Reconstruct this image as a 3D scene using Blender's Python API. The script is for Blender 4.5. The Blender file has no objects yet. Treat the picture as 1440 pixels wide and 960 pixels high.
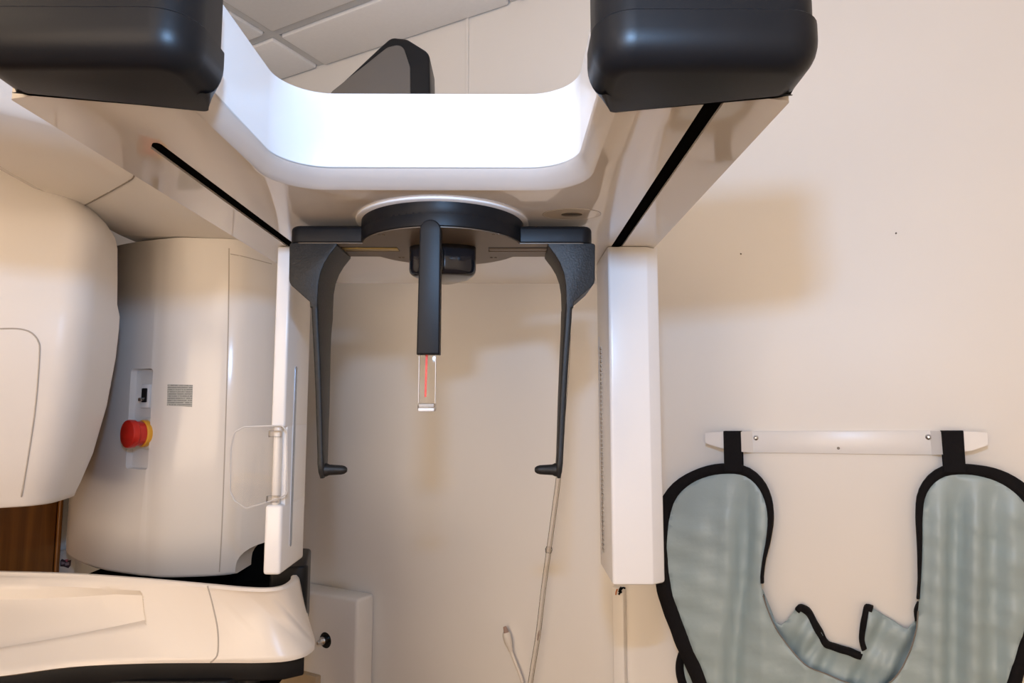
import bpy, bmesh, math, random
from mathutils import Vector, Matrix
from mathutils.bvhtree import BVHTree
from mathutils.geometry import delaunay_2d_cdt

random.seed(7)
C = bpy.context.scene.collection
F = 920.0                                   # focal length in pixels of the 1440 x 960 frame
PIT = math.atan(90 / F)                     # camera looks slightly up
YAW = math.atan(6 / F)
EYE = 1.5                                   # camera height
CAM = Vector((0, 0, EYE))

# ---------------------------------------------------------------- measuring helpers
def ray(px, py):
    x = (px - 720) / F; z = (480 - py) / F; y = 1.0
    c, s = math.cos(PIT), math.sin(PIT)
    y, z = y * c - z * s, y * s + z * c
    c, s = math.cos(YAW), math.sin(YAW)
    return Vector((x * c + y * s, -x * s + y * c, z))
def aty(px, py, d):                          # point of the sight line at depth d
    r = ray(px, py); return CAM + r * (d / r.y)
def atz(px, py, z):                          # point of the sight line at height z
    r = ray(px, py); return CAM + r * ((z - EYE) / r.z)
TH = math.radians(28.65)                     # the room is turned against the machine
UX = Vector((math.cos(TH), -math.sin(TH), 0)); NX = Vector((math.sin(TH), math.cos(TH), 0))
WB = 1.278                                   # back wall distance along NX
WL = -1.49                                   # left wall along UX
WR, WF = 1.45, -2.3
CEIL = EYE + .94
def room(u, n, z): return UX * u + NX * n + Vector((0, 0, z))
def onwall(px, py, off=0.0):                 # (u, z) where a sight line meets a plane off in front of the back wall
    r = ray(px, py); p = CAM + r * ((WB - off) / r.dot(NX)); return p.dot(UX), p.z
def hit(bm, px, py, lift=0.0):               # where a sight line meets a built surface
    t = BVHTree.FromBMesh(bm); d = ray(px, py).normalized()
    loc, nor, i, dist = t.ray_cast(CAM, d)
    if loc is None: return None, None
    if nor.dot(d) > 0: nor = -nor
    return loc + nor * lift, nor

# ---------------------------------------------------------------- materials
def new_mat(name):
    m = bpy.data.materials.new(name); m.use_nodes = True
    nt = m.node_tree; b = nt.nodes['Principled BSDF']; return m, nt, b
def mat(name, col, rough=.4, metal=0, noise=0, scale=40, bump=0, bscale=200, spec=.5, coat=0, sheen=0, rvar=0, bdist=.0004):
    m, nt, b = new_mat(name)
    b.inputs['Base Color'].default_value = (*col, 1); b.inputs['Roughness'].default_value = rough
    b.inputs['Metallic'].default_value = metal; b.inputs['Specular IOR Level'].default_value = spec
    b.inputs['Coat Weight'].default_value = coat; b.inputs['Coat Roughness'].default_value = .04
    if sheen: b.inputs['Sheen Weight'].default_value = sheen
    tc = nt.nodes.new('ShaderNodeTexCoord')
    if noise or rvar:
        n = nt.nodes.new('ShaderNodeTexNoise'); n.inputs['Scale'].default_value = scale; n.inputs['Detail'].default_value = 4
        nt.links.new(tc.outputs['Object'], n.inputs['Vector'])
        if noise:
            r = nt.nodes.new('ShaderNodeMapRange'); r.inputs['To Min'].default_value = 1 - noise; r.inputs['To Max'].default_value = 1 + noise
            nt.links.new(n.outputs['Fac'], r.inputs['Value'])
            mx = nt.nodes.new('ShaderNodeVectorMath'); mx.operation = 'SCALE'; mx.inputs[0].default_value = col
            nt.links.new(r.outputs['Result'], mx.inputs['Scale']); nt.links.new(mx.outputs['Vector'], b.inputs['Base Color'])
        if rvar:
            r2 = nt.nodes.new('ShaderNodeMapRange'); r2.inputs['To Min'].default_value = max(0, rough - rvar); r2.inputs['To Max'].default_value = rough + rvar
            nt.links.new(n.outputs['Fac'], r2.inputs['Value']); nt.links.new(r2.outputs['Result'], b.inputs['Roughness'])
    if bump:
        n2 = nt.nodes.new('ShaderNodeTexNoise'); n2.inputs['Scale'].default_value = bscale; n2.inputs['Detail'].default_value = 3
        nt.links.new(tc.outputs['Object'], n2.inputs['Vector'])
        bp = nt.nodes.new('ShaderNodeBump'); bp.inputs['Strength'].default_value = bump; bp.inputs['Distance'].default_value = bdist
        nt.links.new(n2.outputs['Fac'], bp.inputs['Height']); nt.links.new(bp.outputs['Normal'], b.inputs['Normal'])
    return m

M = {}
M['wall'] = mat('wall_paint', (.84, .80, .745), .42, noise=.012, scale=6, bump=.12, bscale=140, spec=.35)
M['ceil'] = mat('ceiling_tile', (.93, .90, .86), .9, noise=.03, scale=120, bump=.3, bscale=350, spec=.2)
M['tbar'] = mat('ceiling_grid_metal', (.64, .62, .585), .5, noise=.02, scale=20)
M['floor'] = mat('vinyl_floor', (.27, .18, .105), .4, noise=.12, scale=9, bump=.1)
M['white'] = mat('white_gloss_plastic', (.80, .76, .715), .17, noise=.008, scale=12, rvar=.02)
M['tray'] = mat('white_mirror_gloss_plastic', (.80, .765, .725), .05, noise=.006, scale=12, spec=.6, coat=.5)
M['bright'] = mat('white_satin_plastic', (.86, .85, .845), .25, noise=.006, scale=12)
M['satin'] = mat('white_soft_plastic', (.80, .755, .71), .34, noise=.008, scale=12, spec=.35)
M['cream'] = mat('cream_satin_plastic', (.80, .74, .67), .30, noise=.012, scale=10, rvar=.04)
M['black'] = mat('black_satin_plastic', (.007, .0072, .0085), .42, noise=.15, scale=60, bump=.12, bscale=600, spec=.2)
M['gloss'] = mat('black_gloss_plastic', (.009, .009, .011), .09, noise=.1, scale=40)
M['bump'] = mat('black_bumper_rubber', (.0075, .007, .0072), .40, noise=.15, scale=30, bump=.08, bscale=800, spec=.24)
M['cast'] = mat('black_cast_plastic', (.014, .0138, .0138), .46, noise=.5, scale=260, bump=.9, bscale=500, spec=.3)
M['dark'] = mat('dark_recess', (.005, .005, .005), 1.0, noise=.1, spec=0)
M['taupe'] = mat('taupe_plastic', (.11, .095, .08), .30, noise=.05, scale=15)
M['plate'] = mat('brown_anodised_plate', (.15, .113, .08), .42, metal=.2, noise=.04, scale=30)
M['brass'] = mat('brass_strip', (.42, .30, .09), .35, metal=.8, noise=.08)
M['steel'] = mat('steel', (.62, .62, .63), .25, metal=1, noise=.05)
M['inlay'] = mat('blue_grey_metal_strip', (.30, .35, .43), .22, metal=.7, noise=.05)
M['red'] = mat('red_plastic', (.62, .025, .015), .28, noise=.05)
M['yellow'] = mat('yellow_plastic', (.85, .40, .035), .35, noise=.04)
M['redline'] = mat('red_marking', (.75, .06, .04), .5, noise=.03)
M['teal'] = mat('teal_vinyl', (.345, .435, .455), .40, noise=.06, scale=14, bump=.35, bscale=55, bdist=.002)
M['web'] = mat('black_webbing', (.009, .008, .009), .85, noise=.3, scale=200, bump=.5, bscale=900, spec=.15)
M['seam'] = mat('seam_grey', (.22, .195, .17), .7, noise=.05)  # dark grey of joints, piping and the small plate hole
M['seamlight'] = mat('soft_grey_joint', (.47, .42, .37), .6, noise=.05)
M['bracket'] = mat('white_enamelled_steel', (.83, .81, .79), .3, noise=.01)
M['cable'] = mat('white_cable', (.74, .68, .60), .45, noise=.03)
M['khaki'] = mat('khaki_painted_wood', (.46, .36, .235), .5, noise=.08, scale=20)
M['grille'] = mat('grey_grille', (.40, .35, .29), .6, noise=.05)
M['orange'] = mat('orange_wire', (.55, .17, .03), .5, noise=.05)
M['sleeve'] = mat('brown_plug', (.36, .24, .19), .5, noise=.05)

def wood():
    m, nt, b = new_mat('brown_stained_wood')
    tc = nt.nodes.new('ShaderNodeTexCoord'); mp = nt.nodes.new('ShaderNodeMapping'); mp.inputs['Scale'].default_value = (14, 14, .9)
    n = nt.nodes.new('ShaderNodeTexNoise'); n.inputs['Scale'].default_value = 3; n.inputs['Detail'].default_value = 8; n.inputs['Distortion'].default_value = .8
    r = nt.nodes.new('ShaderNodeValToRGB'); r.color_ramp.elements[0].position = .3; r.color_ramp.elements[0].color = (.13, .046, .007, 1)
    r.color_ramp.elements[1].position = .75; r.color_ramp.elements[1].color = (.29, .115, .02, 1)
    nt.links.new(tc.outputs['Object'], mp.inputs['Vector']); nt.links.new(mp.outputs['Vector'], n.inputs['Vector'])
    nt.links.new(n.outputs['Fac'], r.inputs['Fac']); nt.links.new(r.outputs['Color'], b.inputs['Base Color'])
    b.inputs['Roughness'].default_value = .4; return m
M['wood'] = wood()

def clear(name, tint=(.985, .98, .975), ior=1.25, base=.0):
    m = bpy.data.materials.new(name); m.use_nodes = True; nt = m.node_tree
    for n in list(nt.nodes): nt.nodes.remove(n)
    out = nt.nodes.new('ShaderNodeOutputMaterial'); mix = nt.nodes.new('ShaderNodeMixShader')
    tr = nt.nodes.new('ShaderNodeBsdfTransparent'); gl = nt.nodes.new('ShaderNodeBsdfGlossy'); fr = nt.nodes.new('ShaderNodeFresnel')
    tr.inputs['Color'].default_value = (*tint, 1); gl.inputs['Roughness'].default_value = .06; fr.inputs['IOR'].default_value = ior
    nt.links.new(fr.outputs['Fac'], mix.inputs['Fac']); nt.links.new(tr.outputs['BSDF'], mix.inputs[1]); nt.links.new(gl.outputs['BSDF'], mix.inputs[2])
    nt.links.new(mix.outputs['Shader'], out.inputs['Surface']); return m
M['clear'] = clear('clear_acrylic')
M['tube'] = clear('clear_tube', (.965, .955, .945), 1.18)
M['edge'] = mat('acrylic_edge_glint', (.74, .71, .68), .2, noise=.03)  # pale colour that paints the bright edges of clear acrylic

def label_mat():                              # small print nobody can read: rows of broken grey dashes
    m, nt, b = new_mat('small_print_label'); L = nt.links.new
    tc = nt.nodes.new('ShaderNodeTexCoord'); sx = nt.nodes.new('ShaderNodeSeparateXYZ'); L(tc.outputs['Object'], sx.inputs['Vector'])
    mu = nt.nodes.new('ShaderNodeMath'); mu.operation = 'MULTIPLY'; mu.inputs[1].default_value = 270; L(sx.outputs['Z'], mu.inputs[0])
    fr = nt.nodes.new('ShaderNodeMath'); fr.operation = 'FRACT'; L(mu.outputs[0], fr.inputs[0])
    gt = nt.nodes.new('ShaderNodeMath'); gt.operation = 'GREATER_THAN'; gt.inputs[1].default_value = .45; L(fr.outputs[0], gt.inputs[0])
    mp = nt.nodes.new('ShaderNodeMapping'); mp.inputs['Scale'].default_value = (700, 700, 270); L(tc.outputs['Object'], mp.inputs['Vector'])
    wn = nt.nodes.new('ShaderNodeTexNoise'); wn.inputs['Scale'].default_value = 1; L(mp.outputs['Vector'], wn.inputs['Vector'])
    g2 = nt.nodes.new('ShaderNodeMath'); g2.operation = 'GREATER_THAN'; g2.inputs[1].default_value = .42; L(wn.outputs['Fac'], g2.inputs[0])
    an = nt.nodes.new('ShaderNodeMath'); an.operation = 'MULTIPLY'; L(gt.outputs[0], an.inputs[0]); L(g2.outputs[0], an.inputs[1])
    mx = nt.nodes.new('ShaderNodeMix'); mx.data_type = 'RGBA'; L(an.outputs[0], mx.inputs['Factor'])
    mx.inputs['A'].default_value = (.48, .48, .44, 1); mx.inputs['B'].default_value = (.24, .24, .23, 1)
    L(mx.outputs['Result'], b.inputs['Base Color']); b.inputs['Roughness'].default_value = .5; return m
M['label'] = label_mat()
def emit(name, col, s):
    m = bpy.data.materials.new(name); m.use_nodes = True; nt = m.node_tree
    b = nt.nodes['Principled BSDF']; b.inputs['Base Color'].default_value = (*col, 1)
    b.inputs['Emission Color'].default_value = (*col, 1); b.inputs['Emission Strength'].default_value = s; return m
M['lamp'] = emit('added_fill_diffuser', (1, .84, .66), 3.6)  # glow of the added ceiling panels
M['blind'] = emit('added_fill_blind', (1, .80, .60), 4.0)  # glow of the added window, warm fill from behind the camera

# ---------------------------------------------------------------- object helpers
ORG = {}
def link(name, bm, m, parent=None, angle=35, mods=None, base=False):
    """link a bmesh in world coordinates as ONE mesh object; its origin sits in its middle (or at its base)"""
    bmesh.ops.recalc_face_normals(bm, faces=bm.faces)
    xs = [v.co for v in bm.verts]
    lo = Vector((min(v.x for v in xs), min(v.y for v in xs), min(v.z for v in xs)))
    hi = Vector((max(v.x for v in xs), max(v.y for v in xs), max(v.z for v in xs)))
    o = (lo + hi) / 2
    if base: o.z = lo.z
    for v in bm.verts: v.co -= o
    me = bpy.data.meshes.new(name); bm.to_mesh(me); bm.free()
    for p in me.polygons: p.use_smooth = True
    me.set_sharp_from_angle(angle=math.radians(angle))
    for k in (m if isinstance(m, (list, tuple)) else [m]): me.materials.append(M[k])
    ob = bpy.data.objects.new(name, me); C.objects.link(ob)
    ORG[ob] = o
    if parent is not None:
        ob.parent = parent; ob.location = o - ORG[parent]
    else: ob.location = o
    return ob
def thing(name, loc, label, cat, group=None):
    ob = bpy.data.objects.new(name, None); ob.empty_display_size = .1; C.objects.link(ob); ob.location = loc
    ORG[ob] = Vector(loc); return tag(ob, label, cat, group)
def tag(ob, label, cat, group=None):
    ob['label'] = label; ob['category'] = cat
    if group: ob['group'] = group
    return ob
def struct(ob, label=None, cat=None):
    ob['kind'] = 'structure'
    if label: ob['label'] = label; ob['category'] = cat
    return ob

def rpoly(pts, seg=8):
    """polygon with rounded corners: pts are (x, y[, radius])"""
    out = []; n = len(pts)
    for i, p in enumerate(pts):
        r = p[2] if len(p) > 2 else 0
        P = Vector(p[:2]); A = Vector(pts[i - 1][:2]); B = Vector(pts[(i + 1) % n][:2])
        if r <= 0: out.append(P); continue
        a = (A - P).normalized(); b = (B - P).normalized()
        ang = a.angle(b); t = r / math.tan(ang / 2)
        t = min(t, (A - P).length * .49, (B - P).length * .49); rr = t * math.tan(ang / 2)
        cen = P + (a + b).normalized() * (rr / math.sin(ang / 2))
        s = P + a * t - cen; e = P + b * t - cen
        a0 = math.atan2(s.y, s.x); da = math.atan2(e.y, e.x) - a0
        while da > math.pi: da -= 2 * math.pi
        while da < -math.pi: da += 2 * math.pi
        for k in range(seg + 1):
            q = a0 + da * k / seg; out.append(cen + Vector((math.cos(q), math.sin(q))) * rr)
    return out
def prism(poly, f0, f1, bm=None, bev=0, bev1=None, seg=3, mi=0, only=None):
    """polygon extruded from f0(p) to f1(p); bev rounds the edges of the first cap, bev1 of the second"""
    bm = bm or bmesh.new()
    a = [bm.verts.new(f0(p)) for p in poly]; b = [bm.verts.new(f1(p)) for p in poly]; n = len(poly)
    fa = bm.faces.new(a[::-1]); fb = bm.faces.new(b); fs = [fa, fb]
    for i in range(n): fs.append(bm.faces.new((a[i], a[(i + 1) % n], b[(i + 1) % n], b[i])))
    for f in fs: f.material_index = mi
    bmesh.ops.recalc_face_normals(bm, faces=fs)
    if bev1 is None: bev1 = bev
    ea = list(fa.edges); eb = list(fb.edges)
    if bev == bev1 and bev > 0: bmesh.ops.bevel(bm, geom=ea + eb, offset=bev, segments=seg, affect='EDGES', profile=.5, clamp_overlap=True)
    else:
        if only: ea = [e for e in ea if only((e.verts[0].co + e.verts[1].co) / 2)]
        if bev > 0: bmesh.ops.bevel(bm, geom=ea, offset=bev, segments=seg, affect='EDGES', profile=.5, clamp_overlap=True)
        if bev1 > 0: bmesh.ops.bevel(bm, geom=[e for e in eb if e.is_valid], offset=bev1, segments=seg, affect='EDGES', profile=.5, clamp_overlap=True)
    return bm
def zprism(poly, z0, z1, **k):
    return prism(poly, lambda p: Vector((p[0], p[1], z0)), lambda p: Vector((p[0], p[1], z1)), **k)
def yprism(poly, y0, y1, **k):
    return prism(poly, lambda p: Vector((p[0], y0, p[1])), lambda p: Vector((p[0], y1, p[1])), **k)
def box(x0, x1, y0, y1, z0, z1, bev=0, bm=None, seg=3, frame=None):
    t = bmesh.new(); r = bmesh.ops.create_cube(t, size=1)
    for v in t.verts: v.co = Vector(((x0 + x1) / 2 + v.co.x * (x1 - x0), (y0 + y1) / 2 + v.co.y * (y1 - y0), (z0 + z1) / 2 + v.co.z * (z1 - z0)))
    if bev: bmesh.ops.bevel(t, geom=list(t.edges), offset=bev, segments=seg, affect='EDGES', profile=.5, clamp_overlap=True)
    if frame:
        for v in t.verts: v.co = frame(v.co.x, v.co.y, v.co.z)
    return merge(bm, t)
def merge(bm, t):
    if bm is None: return t
    me = bpy.data.meshes.new('tmp'); t.to_mesh(me); t.free(); bm.from_mesh(me); bpy.data.meshes.remove(me); return bm
def rbox(u0, u1, n0, n1, z0, z1, bev=0, bm=None, seg=3): return box(u0, u1, n0, n1, z0, z1, bev, bm, seg, room)
def loft(rings, bm=None, cap0=True, cap1=True, closed=True):
    bm = bm or bmesh.new(); R = [[bm.verts.new(p) for p in r] for r in rings]; n = len(R[0])
    for i in range(len(R) - 1):
        for j in range(n if closed else n - 1):
            bm.faces.new((R[i][j], R[i][(j + 1) % n], R[i + 1][(j + 1) % n], R[i + 1][j]))
    if cap0: bm.faces.new(R[0][::-1])
    if cap1: bm.faces.new(R[-1])
    return bm
def tube(path, rad, bm=None, seg=8, flat=1.0, up=None):
    P = [Vector(p) for p in path]; rings = []; nrm = None
    for i, p in enumerate(P):
        t = (P[min(i + 1, len(P) - 1)] - P[max(i - 1, 0)]).normalized()
        if nrm is None:
            nrm = Vector(up) if up else (Vector((0, 0, 1)) if abs(t.z) < .9 else Vector((0, 1, 0)))
        nrm = (nrm - t * nrm.dot(t)).normalized(); b = t.cross(nrm)
        r = rad[i] if isinstance(rad, (list, tuple)) else rad
        rings.append([p + (b * math.cos(2 * math.pi * k / seg) + nrm * math.sin(2 * math.pi * k / seg) * flat) * r for k in range(seg)])
    return loft(rings, bm)
def lathe(prof, cen, axis, bm=None, seg=32):
    """profile (radius, distance along the axis) spun about axis through cen"""
    ax = Vector(axis).normalized(); a = ax.orthogonal().normalized(); b = ax.cross(a); cen = Vector(cen)
    return loft([[cen + ax * d + (a * math.cos(2 * math.pi * k / seg) + b * math.sin(2 * math.pi * k / seg)) * max(r, 1e-5) for k in range(seg)] for r, d in prof], bm)
def smooth_curve(pts, n):
    """Catmull-Rom through the points, n samples"""
    P = [Vector(p) for p in pts]; L = [0]
    for i in range(1, len(P)): L.append(L[-1] + (P[i] - P[i - 1]).length)
    out = []
    for k in range(n):
        s = L[-1] * k / (n - 1); i = 0
        while i < len(P) - 2 and L[i + 1] < s: i += 1
        t = (s - L[i]) / max(L[i + 1] - L[i], 1e-9)
        p0 = P[max(i - 1, 0)]; p1 = P[i]; p2 = P[i + 1]; p3 = P[min(i + 2, len(P) - 1)]
        out.append(.5 * ((2 * p1) + (p2 - p0) * t + (2 * p0 - 5 * p1 + 4 * p2 - p3) * t * t + (3 * p1 - p0 - 3 * p2 + p3) * t ** 3))
    return out
def boolean(bm, cutters, op='DIFFERENCE'):
    def tmp(b):
        bmesh.ops.recalc_face_normals(b, faces=b.faces)
        me = bpy.data.meshes.new('t'); b.to_mesh(me); b.free(); o = bpy.data.objects.new('t', me); C.objects.link(o); return o
    o = tmp(bm); cs = [tmp(c) for c in cutters]
    for c in cs:
        md = o.modifiers.new('b', 'BOOLEAN'); md.operation = op; md.object = c; md.solver = 'EXACT'
    dg = bpy.context.evaluated_depsgraph_get(); me = bpy.data.meshes.new_from_object(o.evaluated_get(dg))
    out = bmesh.new(); out.from_mesh(me)
    for k in [o] + cs: bpy.data.objects.remove(k, do_unlink=True)
    bpy.data.meshes.remove(me); return out
def seam_on(bm, pts, rad, n=24, lift=0.0002):
    path = []
    for p in smooth_curve([(a, b, 0) for a, b in pts], n):
        q, _ = hit(bm, p.x, p.y, lift)
        if q is not None: path.append(q)
    return tube(path, rad, seg=6)

# ================================================================ THE ROOM
struct(link('wall_back', rbox(WL - .1, WR + .1, WB, WB + .1, 0, CEIL + .1), 'wall'))
struct(link('wall_left', rbox(WL - .1, WL, WF - .1, WB, 0, CEIL + .1), 'wall'))
struct(link('wall_right', rbox(WR, WR + .1, WF - .1, WB, 0, CEIL + .1), 'wall'))
struct(link('wall_front', rbox(WL, WR, WF - .1, WF, 0, CEIL + .1), 'wall'))
struct(link('floor', rbox(WL - .1, WR + .1, WF - .1, WB + .1, -.1, 0), 'floor'))
# suspended ceiling: slab, T-bar grid, dropped tiles with bevelled edges
UB = [-1.2875 + .61 * k for k in range(0, 5)]; NB = [1.104 - .61 * k for k in range(0, 6)]
bm = rbox(WL, WR, WF, WB, CEIL + .02, CEIL + .1)
ceil = struct(link('ceiling', bm, 'ceil'))
bm = bmesh.new()
ue = [WL] + UB + [WR]; ne = [WF] + NB[::-1] + [WB]
LA = {}                                       # the grid cells that hold the two added lamp panels
for i in range(len(ue) - 1):
    for j in range(len(ne) - 1):
        u0 = ue[i] + (.012 if i else .003); u1 = ue[i + 1] - (.012 if i < len(ue) - 2 else .003)
        n0 = ne[j] + (.012 if j else .003); n1 = ne[j + 1] - (.012 if j < len(ne) - 2 else .0025)
        if i in (1, 3) and j in (1, 2): LA[i] = (u0, u1); continue
        rbox(u0 + .003, u1 - .003, n0 + .003, n1 - .001, CEIL - .006, CEIL + .022, .006, bm, 2)
link('tile_field', bm, 'ceil', ceil)
bm = bmesh.new()
for u in UB: rbox(u - .012, u + .012, WF, WB, CEIL + .002, CEIL + .02, 0, bm)
for n in NB: rbox(WL, WR, n - .012, n + .012, CEIL + .0021, CEIL + .0201, 0, bm)
link('ceiling_grid', bm, 'tbar', ceil)
# two unseen lamp panels added behind the camera as warm ambient fill
l0, l1 = ne[1] + .013, ne[3] - .013
for i, lab in ((1, 'added unseen ceiling fill light panel nearer the wooden door'), (3, 'added unseen ceiling fill light panel nearer the bare right wall')):
    a0, a1 = LA[i]
    t = thing('fill_ceiling_light', room((a0 + a1) / 2, (l0 + l1) / 2, CEIL), lab, 'ceiling light', 'added ceiling fill light panels')
    bm = bmesh.new()
    for a in ((a0, a0 + .025, l0, l1), (a1 - .025, a1, l0, l1), (a0, a1, l0, l0 + .025), (a0, a1, l1 - .025, l1)):
        rbox(*a, CEIL - .008, CEIL + .012, .002, bm)
    link('frame', bm, 'bracket', t)
    link('diffuser', rbox(a0 + .02, a1 - .02, l0 + .02, l1 - .02, CEIL - .003, CEIL + .006), 'lamp', t)

# made-up glowing window behind the camera, added as warm fill light
wn = struct(link('fill_window_1', rbox(-.98, .98, WF + .002, WF + .012, .82, 2.14), 'blind'), 'wide unseen window with a glowing blind added behind the camera as fill light', 'window')
bm = bmesh.new()
for a in ((-1.05, -.97, .71, 2.21), (.97, 1.05, .71, 2.21), (-1.05, 1.05, .71, .79), (-1.05, 1.05, 2.13, 2.21), (-.02, .02, .78, 2.14)): rbox(a[0], a[1], WF, WF + .035, a[2], a[3], .003, bm)
link('fill_window_frame', bm, 'bracket', wn)
# wooden door in the left wall, mostly behind the machine
def onleft(px, py, off):
    r = ray(px, py); p = CAM + r * ((WL + off) / r.dot(UX)); return p.dot(NX), p.z
DN = onleft(79, 776, .014)[0] - .012
d = link('door_1', rbox(WL + .001, WL + .03, -.22, DN, 0.005, 2.03, .002), 'wood')
struct(d, 'brown wooden door behind the white machine', 'door')
bm = bmesh.new()
for a in ((-.29, -.225, 0, 2.1), (DN + .002, DN + .010, 0, 2.1), (-.29, DN + .010, 2.035, 2.1)): rbox(WL, WL + .035, a[0], a[1], a[2], a[3], .003, bm)
link('door_frame', bm, 'wood', d)
bm = lathe([(.0, 0), (.024, 0), (.024, .006), (.009, .01), (.009, .035), (.026, .045), (.026, .06), (.0, .066)], room(WL + .03, -.16, 1.0), UX)
link('door_handle', bm, 'steel', d)
# rails and battens on the back wall
struct(link('trim_1', rbox(WL + .002, onwall(476, 960)[0], WB - .075, WB, .72, .862, .003), 'khaki'))
u, z = onwall(658, 55); 
struct(link('trim_2', rbox(u - .004, u + .004, WB - .006, WB, 1.80, CEIL, .001), 'wall'))
bm = bmesh.new()
rbox(WL, WR, WB - .012, WB, 0, .1, .003, bm); struct(link('baseboard_back', bm, 'khaki'))

# ================================================================ THE PANORAMIC X-RAY MACHINE
H = EYE
XC = -.0735
mach = thing('panoramic_xray_machine', (-.60, 1.2, 0), 'white and black dental panoramic x-ray machine filling the room corner', 'x-ray machine')

# ---- overhead horseshoe: tray below, cover above
ZT = H + .21
def uplan(hw, back, r): return rpoly([(XC - .2695, .434, .004), (XC - .2695, 1.117, .05), (XC + .2695, 1.117, .05), (XC + .2695, .434, .004), (XC + hw, .41), (XC + hw, back, r), (XC - hw, back, r), (XC - hw, .41)], 10)
lo_, hi_ = uplan(.1515, .6255, .050), uplan(.1372, .600, .046)
def up(pl, z): return [Vector((p.x, p.y, z)) for p in pl]
def mix(a, b, t): return [p.lerp(q, t) for p, q in zip(a, b)]
tray = loft([up(lo_, ZT), up(mix(lo_, hi_, .06), ZT + .0003), up(mix(lo_, hi_, .30), ZT + .0026), up(mix(lo_, hi_, .62), ZT + .0066), up(mix(lo_, hi_, .9), ZT + .0106), up(hi_, ZT + .0128)])
slots = []
for x, y0, y1 in ((XC - .2125, .515, .865), (XC + .218, .40, .862)):
    pp = rpoly([(x - .0072, y0 + .006, .004), (x + .0060, y0 - .014 if x < 0 else y0, .004), (x + .0072, y1, .004), (x - .0072, y1, .004)], 4)
    slots.append(zprism(pp, ZT - .02, ZT + .012))
tray = boolean(tray, slots)
tray_o = link('gantry_tray', tray, 'tray', mach, 30)
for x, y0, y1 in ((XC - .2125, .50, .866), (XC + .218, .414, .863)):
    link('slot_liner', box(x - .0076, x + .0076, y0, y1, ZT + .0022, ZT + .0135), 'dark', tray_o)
# faint thin oval with an outline and a darker spot under the tray
oc = atz(804, 301, ZT)
bm = bmesh.new(); rg = []
for k in range(48):
    a = 2 * math.pi * k / 48; rg.append(Vector((oc.x + math.cos(a) * .032, oc.y + math.sin(a) * .021, 0)))
for r_ in ((1.0, ZT - .0008), (.965, ZT - .0008), (.965, ZT + .001), (1.0, ZT + .001)): pass
def oval(s, z): return [Vector((oc.x + (p.x - oc.x) * s, oc.y + (p.y - oc.y) * s, z)) for p in rg]
link('oval_disc', loft([oval(1, ZT + .0005), oval(1, ZT - .0003), oval(.98, ZT - .0005), oval(.97, ZT - .0003), oval(.2, ZT - .0003)], cap0=True, cap1=True), 'tray', tray_o, 4)
link('oval_outline', loft([oval(1.012, ZT + .0002), oval(1.012, ZT - .0003), oval(.985, ZT - .0003), oval(.985, ZT + .0002)], cap0=False, cap1=False), 'seam', tray_o)
link('oval_mark', loft([oval(.36, ZT), oval(.36, ZT - .0008), oval(.33, ZT - .0010)]), 'taupe', tray_o)
cp = rpoly([(XC - .262, .42, .01), (XC - .262, 1.105, .06), (XC + .262, 1.105, .06), (XC + .262, .42, .01), (XC + .1384, .42), (XC + .1384, .6018, .046), (XC - .1384, .6018, .046), (XC - .1384, .42)], 12)
def taper(p):
    d = p.x - XC; k = max(0, abs(d) - .19) / .072
    return Vector((XC + math.copysign(abs(d) - .045 * k, d), p.y, ZT + .088 - .012 * k))
link('gantry_cover', prism(cp, lambda p: Vector((p.x, p.y, ZT + .0148)), taper, bev=.0012, bev1=.006, seg=3), 'bright', mach, 30)
# hidden link from the column to the back of the horseshoe
link('bridge', box(-.47, -.02, .99, 1.10, ZT + .09, ZT + .205, .012), 'white', mach)

# ---- black rubber bumpers on both ends
for s in (1, -1):
    XB = -.070
    def pt(x, y, r=0): return (XB + s * (x - XB), y, r)
    p1 = rpoly([pt(.0545, .430, .006), pt(.0535, .377, .034), pt(.197, .377, .026), pt(.2005, .4325, .007), pt(.075, .4505, .006)], 8)
    np_ = len(p1); ar = sum(p1[i - 1].x * p1[i].y - p1[i].x * p1[i - 1].y for i in range(np_)); sg = 1 if ar > 0 else -1
    def inward(d):
        o = []
        for i, p in enumerate(p1):
            t = (p1[(i + 1) % np_] - p1[i - 1]).normalized(); k = max(0, min(1, (.447 - p.y) / .022)); k = k * k * (3 - 2 * k)
            o.append(p + Vector((-t.y, t.x)) * sg * d * k)
        return o
    rg_ = []
    for q in range(8):
        a = math.pi / 2 * q / 7
        rg_.append([Vector((p.x, p.y, ZT - .0012 + .021 * (1 - math.cos(a)))) for p in inward(.017 * (1 - math.sin(a)))])
    rg_ += [[Vector((p.x, p.y, ZT + .0305)) for p in p1], [Vector((p.x, p.y, ZT + .032)) for p in inward(.0015)]]
    bm = loft(rg_)
    p2 = rpoly([pt(.057, .430, .006), pt(.056, .3805, .030), pt(.1945, .3805, .022), pt(.198, .4315, .007), pt(.0775, .449, .008)], 8)
    zprism(p2, ZT + .027, ZT + .076, bm=bm, bev=0, bev1=.018, seg=5)
    link('bumper', bm, 'bump', mach, 40)
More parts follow.
